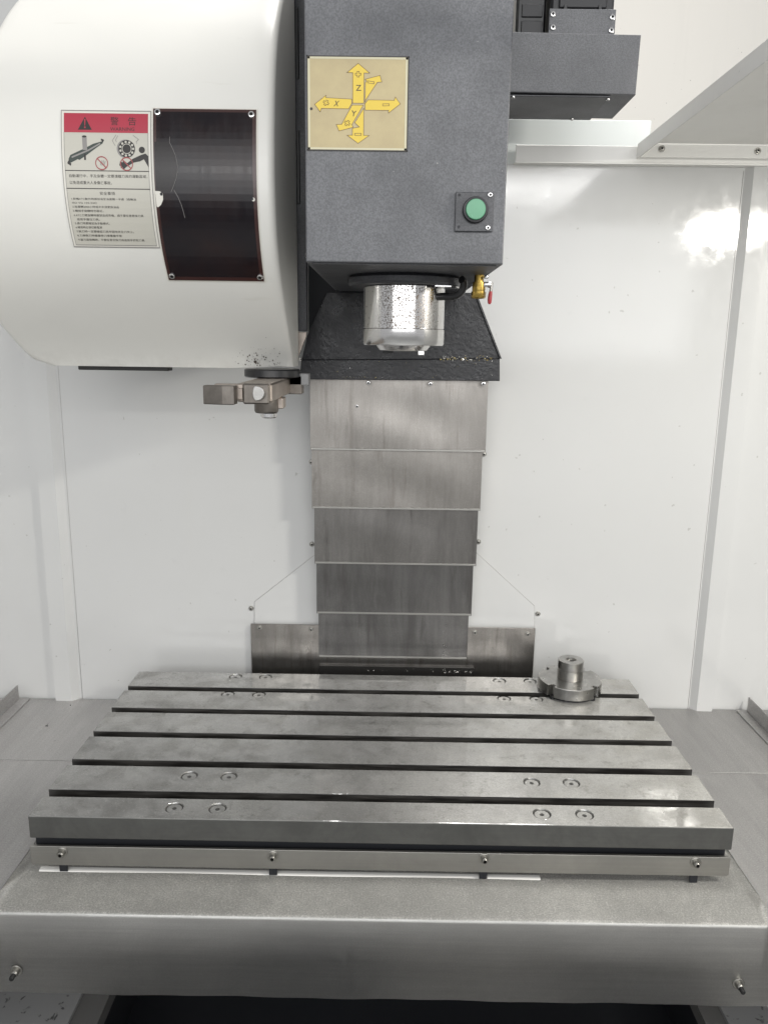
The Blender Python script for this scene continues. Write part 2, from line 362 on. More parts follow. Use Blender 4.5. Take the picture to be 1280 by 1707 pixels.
# ================================================================== front way cover
ZC = -.090; YF = -.0815
t = thing('front_way_cover', 'long folded stainless cover in front of the slotted table with two bolts', 'machine cover', (0, YF, ZC))
bm = bm_new()
nx, ny = 60, 10
prof = [(YF, -.2175), (YF, ZC - .006)] + [(YF + .006 - .006 * math.cos(a), ZC - .006 + .006 * math.sin(a)) for a in (.4, .8, 1.2, math.pi / 2)] + [(YF + .02, ZC), (0.0, ZC), (.05, ZC), (.5, ZC)]
rows = []
for i in range(nx + 1):
    x = -.527 + 1.061 * i / nx
    rows.append([bm.verts.new((x, y + (.0007 * math.sin(x * 23) + .0005 * math.sin(x * 61 + 1)) * (1 if z < ZC - .01 else 0) * ((z + .09) / -.12),
                               z + (.0005 * math.sin(x * 17 + y * 30) if y > YF + .01 else 0))) for y, z in prof])
fs = []
for a, b in zip(rows, rows[1:]):
    for j in range(len(prof) - 1):
        q = bm.faces.new((a[j], b[j], b[j + 1], a[j + 1])); q.smooth = True; fs.append(q)
bmesh.ops.solidify(bm, geom=fs, thickness=.002)
bmesh.ops.recalc_face_normals(bm, faces=bm.faces)
for q in bm.faces:
    q.normal_update()
    if abs(q.normal.z) > .6: q.material_index = 1
fold = part('folded_sheet', bm, ['front', 'fronttop'], t, False)
bm = bm_new(); prism(bm, [(.0015, ZC - .0005), (.0022, ZC + .0008), (.0050, ZC + .0016), (.0090, ZC + .0018), (.0120, ZC + .0009), (.0125, ZC - .0005)], 'x', -.492, .232)
part('glint_strip', bm, 'glint', t)  # white ridge standing in for the glint below the table's front strip
for q in [(28, 1618), (1230, 1640)]:
    p_ = P(*q, YF - .001); b_ = put('bolt', BOLT, p_, t, roll=.3, scale=.95)
    bm = bm_new(); lathe(bm, [(.0034, 0), (.0034, -.0145), (.0028, -.0155)], (p_.x, p_.y, p_.z), 'y', 16)
    part('stud', bm, 'boltdark', t)

# ================================================================== work table
t = thing('work_table', 'grey cast iron machine table with five T slots and pairs of plugs', 'machine table', (0, .25, -.09))
fr = [0, .0682, .1556, .2481, .3382, .4300]
bk = [.0500, .1375, .2300, .3202, .4120, .5000]
plugs = [(-.2986, .4825), (-.2382, .4825), (-.298, .402), (-.2383, .402), (.2343, .4825), (.2960, .4825), (.2324, .402), (.294, .402), (-.2987, .1118), (-.2369, .1118), (.2336, .1096), (.295, .1096), (-.2989, .0267), (-.2362, .0267), (.2338, .0270), (.2952, .0264)]
PR = .0128
for y0, y1 in zip(fr, bk):
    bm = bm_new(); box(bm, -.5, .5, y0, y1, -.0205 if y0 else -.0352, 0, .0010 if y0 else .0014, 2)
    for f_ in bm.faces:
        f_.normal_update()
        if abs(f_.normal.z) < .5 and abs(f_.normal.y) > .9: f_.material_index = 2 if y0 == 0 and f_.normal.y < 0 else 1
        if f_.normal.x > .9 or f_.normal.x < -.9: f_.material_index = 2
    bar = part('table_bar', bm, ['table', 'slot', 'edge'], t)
    mine = [q for q in plugs if y0 < q[1] < y1]
    if mine:
        cut = bm_new()
        for x, y in mine: lathe(cut, [(PR - .0006, -.004), (PR - .0002, -.0012), (PR + .0010, .0004), (PR + .0010, .004)], (x, y, 0), 'z', 32)
        bmesh.ops.translate(cut, verts=cut.verts, vec=-BASE[t])
        cme = bpy.data.meshes.new('cut'); cut.to_mesh(cme); cut.free(); co = bpy.data.objects.new('cut', cme); COL.objects.link(co)
        co.parent = t
        md = bar.modifiers.new('b', 'BOOLEAN'); md.object = co; md.operation = 'DIFFERENCE'; md.solver = 'EXACT'
        bpy.context.view_layer.update(); dg = bpy.context.evaluated_depsgraph_get()
        nm = bpy.data.meshes.new_from_object(bar.evaluated_get(dg)); bar.modifiers.clear(); bar.data = nm; nm.name = 'table_bar'
        if not nm.materials: nm.materials.append(M['table'])
        bpy.data.objects.remove(co); smooth_by_angle(nm)
    # tiny nicks keep the front edge from being ruler clean
bm = bm_new(); lathe(bm, [(PR - .0002, -.0024), (PR - .0016, -.0024), (PR - .0022, -.0018), (.0030, -.0018), (.0024, -.0035), (.0003, -.0035)], n=32, cap=False)
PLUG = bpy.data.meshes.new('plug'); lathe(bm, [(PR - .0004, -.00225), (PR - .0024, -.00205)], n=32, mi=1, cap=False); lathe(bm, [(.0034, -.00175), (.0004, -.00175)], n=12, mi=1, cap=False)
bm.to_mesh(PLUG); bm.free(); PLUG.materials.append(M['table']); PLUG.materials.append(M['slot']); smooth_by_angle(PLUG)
for i, (x, y) in enumerate(plugs):
    put('plug', PLUG, (x, y, 0), t, 'z', roll=random.random() * 6)
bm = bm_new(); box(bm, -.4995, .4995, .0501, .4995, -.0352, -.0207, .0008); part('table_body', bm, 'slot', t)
bm = bm_new(); box(bm, -.4975, .4965, .012, .49, -.060, -.0357); part('recessed_core', bm, 'void', t)
bm = bm_new(); prism(bm, [(-.5005, -.0470), (-.5005, -.0745), (-.4975, -.0775), (.4965, -.0765), (.4992, -.0735), (.4992, -.0480), (.4965, -.0460)], 'y', -.0015, .003, .0004)
strip = part('front_strip', bm, 'strip', t)
for q in [(104, 1421), (455, 1427), (807, 1431), (1159, 1438)]:
    p_ = P(*q, -.0018); put('bolt', BOLT, p_, t, roll=.2, scale=.92)
    bm = bm_new(); box(bm, p_.x - .006, p_.x + .0055, -.0009, .0008, -.0880, -.0600); part('hanger', bm, 'void', t)

# ================================================================== turned steel flange standing on the table
c = Vector((.3650, .4400, 0))
t = thing('flange_arbor', 'round turned steel flange with a short stepped post on the table', 'fixture', c)
def notched(r, depth, w, ang0, n=96):
    out = []
    for i in range(n):
        a = 2 * math.pi * i / n; rr = r
        for k in range(4):
            d = (a - ang0 - k * math.pi / 2 + math.pi) % (2 * math.pi) - math.pi
            if abs(d) * r < w: rr = r - depth
        out.append((c.x + rr * math.cos(a), c.y + rr * math.sin(a)))
    return out
ring = notched(.0605, .0098, .0055, math.radians(-48), 140)
bm = bm_new(); prism(bm, ring, 'z', .0065, .0285, .0007); part('notched_disc', bm, 'turned', t)
bm = bm_new(); lathe(bm, [(.052, .0002), (.052, .0066)], c, 'z', 48); part('base_ring', bm, 'oily', t)
bm = bm_new(); lathe(bm, [(.0242, .0286), (.0246, .031), (.0246, .0480), (.0238, .0485), (.0238, .0491), (.0244, .0495), (.0244, .0650), (.0234, .0660), (.0100, .0660), (.0092, .0615), (.0062, .0615), (.0058, .052), (.0004, .052)], c, 'z', 56, cap=False); part('post', bm, 'turned', t)
for k in range(4):
    a = math.radians(-48) + k * math.pi / 2; q = (c.x + .0535 * math.cos(a), c.y + .0535 * math.sin(a), 0)
    part('key_pad', lathe(bm_new(), [(.0052, .0004), (.0052, .0066)], q, 'z', 12), 'rubber', t)

# ================================================================== steel plate at the wall foot
t = thing('splash_plate', 'flat grey steel plate behind the table under the telescopic cover', 'steel plate', (.018, .552, -.09))
z1 = P(418, 1040, .553).z; xl = P(418, 1040, .553).x; xr_ = P(892, 1048, .553).x
bm = bm_new(); box(bm, xl, xr_, .5525, .556, -.09, z1, .0008); part('plate', bm, 'cover', t)
bm = bm_new(); box(bm, -.135, .19, .5445, .5520, -.09, -.001, .0005); part('gap_shade_strip', bm, 'dirt', t)  # black strip standing in for the dark reflection under the cover
for q in [(433, 1046), (519, 1049), (791, 1054), (879, 1057)]: put('screw', SCREW, P(*q, .5523), t, roll=random.random(), scale=.8)

# ================================================================== telescopic cover of the column
t = thing('telescopic_cover', 'five overlapping stainless cover sections hanging below the black apron', 'telescopic cover', (.018, .53, -.01))
secs = [(.4995, (516, 634), (813, 634), (520, 750), (808, 754)), (.5075, (520, 735), (805, 735), (521, 847), (798, 852)), (.5155, (524, 832), (797, 832), (526, 940), (792, 943)), (.5235, (528, 925), (790, 925), (529, 1022), (783, 1027)), (.5315, (531, 1007), (781, 1007), (533, 1095), (777, 1099))]
for i, (Y, a, b, c_, d) in enumerate(secs):
    A, B, C_, D = (P(*q, Y) for q in (a, b, c_, d))
    xa, xb = (A.x + C_.x) / 2 - .001, (B.x + D.x) / 2 + .001; zt = (A.z + B.z) / 2; zb = (C_.z + D.z) / 2
    if i == 0: zt = .602
    bm = bm_new(); nx, nz = 24, 10; g = []
    rr = random.Random(i)
    ph = [rr.random() * 6 for _ in range(4)]
    for k in range(nz + 1):
        z = zt + (zb - zt) * k / nz; row = []
        for j in range(nx + 1):
            x = xa + (xb - xa) * j / nx; e = math.sin(math.pi * j / nx) * math.sin(math.pi * k / nz)
            row.append(bm.verts.new((x, Y + e * .0009 * (math.sin(x * 28 + ph[0]) + math.sin(z * 40 + x * 17 + ph[1])), z)))
        g.append(row)
    fs = []
    for r0, r1 in zip(g, g[1:]):
        for j in range(nx):
            q = bm.faces.new((r0[j], r1[j], r1[j + 1], r0[j + 1])); q.smooth = True; fs.append(q)
    # returns: left, right and bottom edge folded back
    for e0 in ([r[0] for r in g], [r[-1] for r in g], g[-1]):
        back = [bm.verts.new((v_.co.x, Y + (.030 if e0 is not g[-1] else .005), v_.co.z)) for v_ in e0]
        for k in range(len(e0) - 1): fs.append(bm.faces.new((e0[k], e0[k + 1], back[k + 1], back[k])))
    bmesh.ops.recalc_face_normals(bm, faces=fs)
    sec = part('cover_section', bm, ('cover', 'cover', 'covermid', 'coverdim', 'coverdim')[i], t)
    hem = bm_new(); box(hem, xa + .001, xb - .001, Y - .0012, Y + .002, zb + .0003, zb + .0042, .0006); part('hem', hem, 'strip', sec)
    if i == 0:
        q = P(595, 677, Y - .0006); put('rivet', SCREWN, q, t, scale=.8)
for q in [(614, 638), (717, 640), (805, 640)]: put('screw', SCREWN, P(*q, .482), t, scale=1)

# ================================================================== column behind the head
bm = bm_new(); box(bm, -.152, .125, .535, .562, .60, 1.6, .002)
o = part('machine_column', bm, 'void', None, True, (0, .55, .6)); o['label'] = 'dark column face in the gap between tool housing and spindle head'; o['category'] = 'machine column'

# ================================================================== spindle head
t = thing('spindle_head', 'dark grey hammered box head with yellow axis sign and bright spindle nose', 'spindle head', (.02, .2, .65))
HF = -.03
zb = .7552
bm = bm_new(); prism(bm, [(P(510, 436, HF).x, zb), (P(838, 441, HF).x, zb), (P(857, 0, HF).x, 1.031), (P(857, 0, HF).x, 1.32), (P(507, 0, HF).x, 1.32), (P(507, 0, HF).x, 1.031)], 'y', HF, .47, .0016)
part('head_body', bm, 'grey', t)
bm = bm_new(); box(bm, -.09, .128, -.022, .465, zb - .0015, zb - .0003); part('belly_plate', bm, 'greyd', t)
# nose flange and spindle
sx, sy = .0226, .15
bm = bm_new(); lathe(bm, [(.074, .7536), (.079, .750), (.0790, .7435), (.0765, .7405), (.057, .7405)], (sx, sy, 0), 'z', 64); part('nose_flange', bm, 'greyd', t)
bm = bm_new(); prism(bm, [(sx + .040, sy - .055), (sx + .062, sy - .050), (sx + .074, sy - .030), (sx + .076, sy - .012), (sx + .060, sy - .02)], 'z', .7375, .7403, .0006); part('flange_tab', bm, 'chrome', t)
bm = bm_new(); lathe(bm, [(.0560, .7404), (.0570, .739), (.0572, .6835), (.0566, .6828)], (sx, sy, 0), 'z', 72, cap=True); spn = part('spindle', bm, 'spindle', t)
bm = bm_new(); lathe(bm, [(.0566, .6826), (.0576, .6820), (.0578, .6625), (.0566, .6604), (.039, .6604), (.038, .6585), (.034, .6535), (.024, .6525), (.021, .6555), (.001, .67)], (sx, sy, 0), 'z', 72, cap=False); part('nose_ring', bm, 'chrome', spn)
bm = bm_new(); box(bm, sx + .020, sx + .029, sy - .035, sy - .025, .6475, .6535, .0008); part('drive_key', bm, 'chrome', spn)
bm = bm_new(); box(bm, sx - .029, sx - .014, sy + .005, sy + .018, .6490, .6535, .0008); part('drive_key', bm, 'boltdark', spn)
bm = bm_new(); a = Vector((.1035, .10, .7535)); pts = []
for k in range(9):
    an = math.pi * .95 * k / 8; pts.append((.0985 + .0085 * math.sin(an) - k * .0012, .105 + k * .002, .748 - .0105 * (1 - math.cos(an))))
pts.append((.073, .13, .727)); tube(bm, pts, .0052, 14); part('coolant_elbow', bm, 'rubber', t)
# ball valve under the right corner
v = part('ball_valve', lathe(bm_new(), [(.0062, .755), (.0062, .7445), (.0085, .7443), (.0088, .735), (.0085, .7325)], (.1215, .10, 0), 'z', 24), 'brass', t)
bm = bm_new(); lathe(bm, [(.0098, .7323), (.0098, .7255), (.0086, .7235), (.0060, .7232), (.0055, .726), (.0005, .726)], (.1215, .10, 0), 'z', 6, cap=False); part('valve_nut', bm, 'brass', v, False)
bm = bm_new(); lathe(bm, [(.0034, .1275), (.0034, .1334), (.0046, .1335), (.0046, .1362), (.0034, .1363), (.0034, .1370), (.0022, .1378)], (0, .096, .7415), 'x', 12); part('valve_stem', bm, 'chrome', v)
bm = bm_new(); lathe(bm, [(.0028, 0), (.0034, .002), (.0028, .004)], (.1300, .092, .7485), 'z', 12); part('valve_stud', bm, 'chrome', v)
bm = bm_new(); tube(bm, [(.1382, .0955, .744), (.1378, .0950, .738), (.1370, .0945, .732)], [.0016, .0020, .0020], 10); part('lever_shank', bm, 'bolt', v)
bm = bm_new(); tube(bm, [(.1371, .0945, .7325), (.1366, .0943, .7285), (.1360, .0940, .722), (.1360, .0938, .7175), (.1362, .0936, .7160)], [.0021, .0028, .0030, .0026, .0012], 10); part('lever_grip', bm, 'red', v)
# push button
q0 = P(759, 321, HF); q1 = P(820, 387, HF)
bm = bm_new(); box(bm, q0.x, q1.x, HF - .0040, HF - .0002, q1.z, q0.z, .0006); pb = part('button_plate', bm, 'greyd', t)
cb = P(791, 351.5, HF)
bm = bm_new(); lathe(bm, [(.0145, -.0045), (.0145, -.0085), (.0138, -.0100), (.0118, -.0104), (.0116, -.0085)], (cb.x, HF, cb.z), 'y', 40, cap=False); part('button_bezel', bm, 'black', pb)
bm = bm_new(); lathe(bm, [(.0114, -.006), (.0113, -.0122), (.0106, -.0130), (.0040, -.0134), (.0002, -.0134)], (cb.x, HF, cb.z), 'y', 40, cap=False); part('button_cap', bm, 'green', pb)
put('screw', SCREWN, P(817, 325, HF - .0041), pb, scale=.75); put('screw', SCREWN, P(813, 380, HF - .0041), pb, scale=.75)
for q in [(765, 326), (764, 379)]: w = P(*q, HF); part('screw_hole', lathe(bm_new(), [(.0016, -.00425), (.0016, -.0035)], (w.x, HF, w.z), 'y', 14), 'void', pb)
put('screw', SCREWN, (P(509, 424, HF).x + .001, HF + .012, P(509, 424, HF).z), t, (-1, -.4, 0), scale=.7)

# flat print helpers: (u, v) in the picture of the sign -> point on a surface
def ccw(pts):
    return pts if sum(a[0] * b[1] - b[0] * a[1] for a, b in zip(pts, pts[1:] + pts[:1])) > 0 else pts[::-1]
def poly(bm, f, pts, mi=0):
    vs = [bm.verts.new(f(*q)) for q in pts]
    fc = bm.faces.new(vs); fc.material_index = mi; fc.normal_update()
    if fc.normal.y > 0: fc.normal_flip()
    bmesh.ops.triangulate(bm, faces=[fc])
def stroke(bm, f, pts, w, closed=True, mi=0):
    n = len(pts)
    for i in range(n if closed else n - 1):
        a, b = Vector(pts[i]), Vector(pts[(i + 1) % n]); d = (b - a)
        if d.length < 1e-9: continue
        d.normalize(); s = Vector((-d.y, d.x)) * w / 2; e = d * w / 2
        poly(bm, f, [tuple(a - e + s), tuple(b + e + s), tuple(b + e - s), tuple(a - e - s)], mi)
def circle(cx, cy, r, n=28, ry=None): return [(cx + r * math.cos(2 * math.pi * k / n), cy + (ry or r) * math.sin(2 * math.pi * k / n)) for k in range(n)]
def text_polys(s, shear=0.0):
    cu = bpy.data.curves.new('txt', 'FONT'); cu.body = s; cu.size = 1; cu.resolution_u = 3; cu.shear = shear
    o = bpy.data.objects.new('txt', cu); COL.objects.link(o); bpy.context.view_layer.update()
    me = bpy.data.meshes.new_from_object(o.evaluated_get(bpy.context.evaluated_depsgraph_get()))
    vs = [(v.co.x, v.co.y) for v in me.vertices]; fs = [list(p_.vertices) for p_ in me.polygons]
    bpy.data.objects.remove(o); bpy.data.curves.remove(cu); bpy.data.meshes.remove(me); return vs, fs
def write(bm, f, s, u0, v0, u1, v1, mi=0, shear=0.0, keep=False, rot=0.0):
    """fit the text into the box u0..u1, v0(top)..v1(bottom) of a v-down picture"""
    vs, fs = text_polys(s, shear)
    if not vs: return
    xs = [a for a, _ in vs]; ys = [b for _, b in vs]; x0, x1, y0, y1 = min(xs), max(xs), min(ys), max(ys)
    m = []
    cu, cv = (u0 + u1) / 2, (v0 + v1) / 2
    for a, b in vs:
        u = u0 + (a - x0) / max(x1 - x0, 1e-6) * (u1 - u0); v = v1 - (b - y0) / max(y1 - y0, 1e-6) * (v1 - v0)
        if rot: du, dv = u - cu, v - cv; u, v = cu + du * math.cos(rot) - dv * math.sin(rot), cv + du * math.sin(rot) + dv * math.cos(rot)
        m.append(bm.verts.new(f(u, v)))
    for q in fs:
        try: fc = bm.faces.new([m[i] for i in q])
        except ValueError: continue
        fc.material_index = mi; fc.normal_update()
        if fc.normal.y > 0: fc.normal_flip()

# axis sign: drawn in a 1000 x 1000 picture
s0 = P(511, 92, HF - .0015); s1 = P(679, 252.5, HF - .0015)
def SG(off):
    return lambda u, v: (s0.x + (s1.x - s0.x) * (u - 65) / 1090, HF - off, s0.z + (s1.z - s0.z) * (v - 75) / 1037)
bm = bm_new(); box(bm, s0.x, s1.x, HF - .0012, HF - .0002, s1.z, s0.z, .0003); sg = part('axis_sign', bm, 'signbg', t)
R0 = [(65, 75), (1155, 75), (1155, 1112), (65, 1112)]
bm = bm_new(); stroke(bm, SG(.0013), [(70, 80), (1150, 80), (1150, 1107), (70, 1107)], 12); part('sign_border', bm, 'ink', sg, False)
bm = bm_new(); stroke(bm, SG(.00135), [(88, 98), (1132, 98), (1132, 1089), (88, 1089)], 22); part('sign_rim', bm, 'signrim', sg, False)
ARW = [[(558, 585), (558, 256), (497, 255), (615, 155), (738, 258), (678, 258), (678, 585)],
       [(548, 542), (270, 530), (272, 503), (150, 603), (208, 685), (222, 647), (515, 648), (548, 590)],
       [(722, 548), (1003, 550), (1015, 513), (1070, 588), (943, 690), (945, 660), (693, 660), (690, 590)],
       [(690, 572), (693, 362), (708, 345), (690, 325), (848, 282), (868, 352), (820, 357), (700, 545)],
       [(552, 607), (672, 607), (550, 822), (565, 850), (412, 893), (382, 822), (440, 820)],
       [(582, 800), (678, 640), (678, 938), (738, 940), (618, 1028), (500, 940), (557, 938), (557, 862), (632, 847)]]
for a in ARW:
    bm = bm_new(); poly(bm, SG(.0014), ccw(a)); stroke(bm, SG(.0015), a, 5, True, 1); part('arrow', bm, ['yellow', 'inkline'], sg, False)
for ch, a_, sh, ro in (('Z', (592, 388, 648, 450), 0, 0), ('X', (352, 562, 416, 622), .35, 0), ('Y', (544, 668, 596, 730), 0, .12)):
    bm = bm_new(); write(bm, SG(.0016), ch, *a_, shear=sh, rot=ro); part('letter', bm, 'ink', sg, False)
for (cx, cy, rt) in ((615, 272, 0), (272, 585, .5), (500, 805, .6)):
    pl = [(-10, -30), (10, -30), (10, -10), (30, -10), (30, 10), (10, 10), (10, 30), (-10, 30), (-10, 10), (-30, 10), (-30, -10), (-10, -10)]
    bm = bm_new(); stroke(bm, SG(.0016), [(cx + a * math.cos(rt) - b * math.sin(rt), cy + a * math.sin(rt) + b * math.cos(rt)) for a, b in pl], 5); part('plus_sign', bm, 'inkline', sg, False)
for cx, cy, rt in ((752, 358, .15), (915, 600, -.03), (617, 928, 0)):
    bm = bm_new(); stroke(bm, SG(.0016), [(cx + a * math.cos(rt) - b * math.sin(rt), cy + a * math.sin(rt) + b * math.cos(rt)) for a, b in ((-34, -11), (34, -11), (34, 11), (-34, 11))], 5); part('minus_sign', bm, 'inkline', sg, False)
bm = bm_new(); poly(bm, SG(.0016), circle(113, 652, 16, 9)); part('rivet_hole', bm, 'ink', sg, False)

# black apron hanging from the head
ap = [(P(a, b, .49).x, P(a, b, .49).z) for a, b in [(545, 488), (512, 560), (503, 600), (500, 632), (832, 635), (832, 598), (790, 488)]]
bm = bm_new(); prism(bm, [ap[0], ap[1], ap[2], ap[5], ap[6]], 'y', .490, .497, .0008); apr = part('apron', bm, 'oily', t)
bm = bm_new(); prism(bm, [ap[2], ap[3], ap[4], ap[5]], 'y', .4835, .496, .0012); part('apron_lip', bm, 'oily', apr)
bm = bm_new(); prism(bm, [ap[5], ap[6], (ap[6][0] + .004, ap[6][1]), (ap[5][0] + .004, ap[5][1])], 'y', .486, .4975, .0005); part('apron_edge', bm, 'oily', apr)

# ================================================================== tool magazine
t = thing('tool_magazine', 'cream curved tool changer housing with warning label and dark window', 'tool changer', (-.35, .25, .6))
PR_ = np.array([[.300, 1.205], [.235, 1.160], [.169, 1.107], [.1117, 1.0437], [.0851, .9936], [.0697, .9479], [.0641, .8979], [.0675, .8346], [.0829, .7779], [.1292, .7196], [.1897, .6716], [.2357, .6224]])
_o = np.argsort(PR_[:, 1]); _c = np.polyfit(PR_[_o, 1] - .9, PR_[_o, 0], 6)
def YS(z): return float(np.polyval(_c, z - .9))
def NS(z):
    d = (YS(z + .001) - YS(z - .001)) / .002; n = Vector((0, -1, d)); return n.normalized()
XR = -.145
lz = [.6224, .630, .640, .657, .682, .78, .95, 1.05, 1.11, 1.205]; lx = [-.520, -.545, -.553, -.560, -.566, -.566, -.556, -.506, -.497, -.49]
zs = [.6224 + (1.205 - .6224) * k / 60 for k in range(61)]
YB = .300
bm = bm_new(); G = []
NX = 28
for z in zs:
    xl = float(np.interp(z, lz, lx)); row = []
    # rounded front corner on both ends, then sides back to YB
    yf = YS(z); yb = max(YB + (z - .9) * -.02, yf + .004)
    cr = min(.010, (yb - yf) * .45)
    row.append((xl, yb)); row.append((xl, yf + cr))
    for a in (30, 60): row.append((xl + cr - cr * math.cos(math.radians(a)), yf + cr - cr * math.sin(math.radians(a))))
    for j in range(NX + 1): row.append((xl + cr + (XR - xl - 2 * cr) * j / NX, yf))
    for a in (60, 30): row.append((XR - cr + cr * math.cos(math.radians(a)), yf + cr - cr * math.sin(math.radians(a))))
    row.append((XR, yf + cr)); row.append((XR, yb))
    # bottom edge dips away in a shallow arch near the arm pivot
    def dz(x): return .004 * max(0, 1 - abs(x + .165) / .075) * max(0, 1 - (z - .6224) / .02)
    G.append([bm.verts.new((x, y, z + dz(x))) for x, y in row])
fs = []
for a, b in zip(G, G[1:]):
    for j in range(len(a) - 1):
        q = bm.faces.new((a[j], a[j + 1], b[j + 1], b[j])); q.smooth = True; fs.append(q)
fs.append(bm.faces.new(G[0])); fs.append(bm.faces.new(G[-1][::-1]))
bmesh.ops.recalc_face_normals(bm, faces=fs)
hs = part('housing', bm, 'cream', t)
bm = bm_new(); box(bm, -.54, -.147, .3105, .316, .635, 1.19, .002); part('rear_seal', bm, 'black', t)
bm = bm_new(); box(bm, -.152, -.132, .318, .335, .681, 1.45, .001); part('mounting_plate', bm, 'greyd', t)
bm = bm_new(); prism(bm, [(-.148, .6795), (-.1335, .6795), (-.1345, .672), (-.1455, .645), (-.148, .640)], 'y', .327, .334, .0005); part('mounting_foot', bm, 'armside', t)
for z, h in ((1.105, .10), (.93, .11)): part('edge_seal', box(bm_new(), -.1465, -.1405, .3165, .322, z - h / 2, z + h / 2, .002), 'rubber', t)
put('screw', SCREWN, P(500, 599, .29), t, (1, -.5, 0), scale=.8)
bm = bm_new(); box(bm, -.4885, -.345, .262, .285, .6155, .6222, .001); part('underside_rail', bm, 'dirt', t)
# grease splashes on the lower right of the housing
def SF(x, z, off): n = NS(z); return (x + 0, YS(z) + n.y * off, z + n.z * off)
bm = bm_new(); rg = random.Random(3)
for k in range(95):
    x = rg.gauss(-.192, .022); z = .627 + abs(rg.gauss(0, .013))
    if not -.25 < x < -.158: continue
    r = rg.choice((.0002, .0003, .0003, .0004, .0007)) * (1 + (rg.random() < .06)); an = rg.random() * 3
    vs = [bm.verts.new(SF(x + r * math.cos(a + an) * (1 + rg.random()), z + r * math.sin(a + an) * (1 + rg.random() * 1.6), .0004)) for a in (0, 1.2, 2.4, 3.7, 5)]
    bm.faces.new(vs)
o = part('grease_splash', bm, 'splash', hs, False); o['kind'] = 'stuff'

# warning label bent round the housing. u 0..1 across, v 0..1 down
LX0, LX1, LZ0, LZ1 = -.4118, -.2985, .9428, .7808
def LB(off):
    return lambda u, v: SF(LX0 + (LX1 - LX0) * u, LZ0 + (LZ1 - LZ0) * v, off)
def sheet(bm, f, u0, v0, u1, v1, n=14, mi=0):
    a = [(bm.verts.new(f(u0, v0 + (v1 - v0) * k / n)), bm.verts.new(f(u1, v0 + (v1 - v0) * k / n))) for k in range(n + 1)]
    for p_, q in zip(a, a[1:]):
        fc = bm.faces.new((p_[0], q[0], q[1], p_[1])); fc.material_index = mi; fc.normal_update()
        if fc.normal.y > 0: fc.normal_flip()
def slab(name, f0, f1, u0, v0, u1, v1, mat, parent, n=16):
    """thin bent plate with a real edge"""
    bm = bm_new(); A = [[bm.verts.new(f(u, v0 + (v1 - v0) * k / n)) for f, u in ((f0, u0), (f1, u0), (f1, u1), (f0, u1))] for k in range(n + 1)]
    fs = []
    for a, b in zip(A, A[1:]):
        for j in range(4): fs.append(bm.faces.new((a[j], a[(j + 1) % 4], b[(j + 1) % 4], b[j])))
    fs += [bm.faces.new(A[0]), bm.faces.new(A[-1][::-1])]; bmesh.ops.recalc_face_normals(bm, faces=fs)
    return part(name, bm, mat, parent)
lab = slab('warning_label', LB(.0001), LB(.0007), 0, 0, 1, 1, 'labrim', hs)
ASP = (LZ0 - LZ1) / (LX1 - LX0)
def vv(r): return r / ASP
bm = bm_new()
K = {'bg': 0, 'red': 1, 'ink': 2, 'green': 3, 'grey': 4, 'line': 5}
sheet(bm, LB(.0009), .035, .022, .965, .982, 18, 0)
sheet(bm, LB(.0010), .035, .024, .965, .168, 6, 1)
for f_, r in ((LB(.00095), [(.006, .004), (.994, .004), (.994, .996), (.006, .996)]),):
    for i in range(4):
        a, b = r[i], r[(i + 1) % 4]; n = 14
        stroke(bm, f_, [(a[0] + (b[0] - a[0]) * k / n, a[1] + (b[1] - a[1]) * k / n) for k in range(n + 1)], .007, False, 4)
for i, (a, b) in enumerate((((.035, .168), (.035, .982)), ((.965, .168), (.965, .982)), ((.035, .982), (.965, .982)))):
    n = 14; stroke(bm, LB(.0011), [(a[0] + (b[0] - a[0]) * k / n, a[1] + (b[1] - a[1]) * k / n) for k in range(n + 1)], .005, False, 4)
f2, f3, f4 = LB(.0011), LB(.0012), LB(.0013)
poly(bm, f2, [(.19, .148), (.345, .148), (.268, .050)], 2); poly(bm, f3, [(.260, .068), (.276, .068), (.272, .118), (.264, .118)], 1); poly(bm, f3, circle(.268, .130, .010, 10, vv(.010)), 1)
write(bm, f2, '警', .550, .050, .640, .112, 2); write(bm, f2, '告', .745, .050, .835, .112, 2); write(bm, f2, 'WARNING', .548, .127, .815, .153, 2)
# tool arm drawing
poly(bm, f2, [(.078, .365), (.10, .335), (.26, .285), (.36, .250), (.455, .232), (.465, .245), (.35, .300), (.28, .335), (.20, .370), (.18, .365), (.10, .392), (.085, .395)], 3)
stroke(bm, f2, [(.085, .38), (.075, .392), (.095, .402)], .018, False, 2); stroke(bm, f2, [(.455, .24), (.468, .225), (.450, .220)], .014, False, 2)
poly(bm, f3, [(.235, .198), (.285, .198), (.290, .298), (.240, .298)], 4); poly(bm, f4, circle(.260, .198, .026, 14, .008), 2); stroke(bm, f3, [(.262, .335), (.262, .36)], .02, False, 2)
stroke(bm, f3, [(.12, .35), (.30, .30), (.43, .25)], .012, False, 4)
# rotating tool ring
poly(bm, f2, circle(.715, .285, .098, 32, vv(.098)), 4); poly(bm, f3, circle(.728, .285, .092, 32, vv(.092)), 2)
for k in range(11):
    a = 2 * math.pi * k / 11; poly(bm, f4, circle(.728 + .072 * math.cos(a), .285 + vv(.072) * math.sin(a), .013, 8, vv(.013)), 0)
poly(bm, f4, circle(.728, .285, .054, 24, vv(.054)), 0); poly(bm, LB(.0014), circle(.728, .285, .047, 24, vv(.047)), 2)
stroke(bm, f2, [(.61, .185), (.57, .225), (.585, .245), (.60, .262)], .005, False, 4); stroke(bm, f2, [(.80, .185), (.86, .215), (.835, .232), (.84, .245)], .005, False, 4); stroke(bm, f2, [(.63, .19), (.605, .222), (.615, .235)], .005, False, 4)
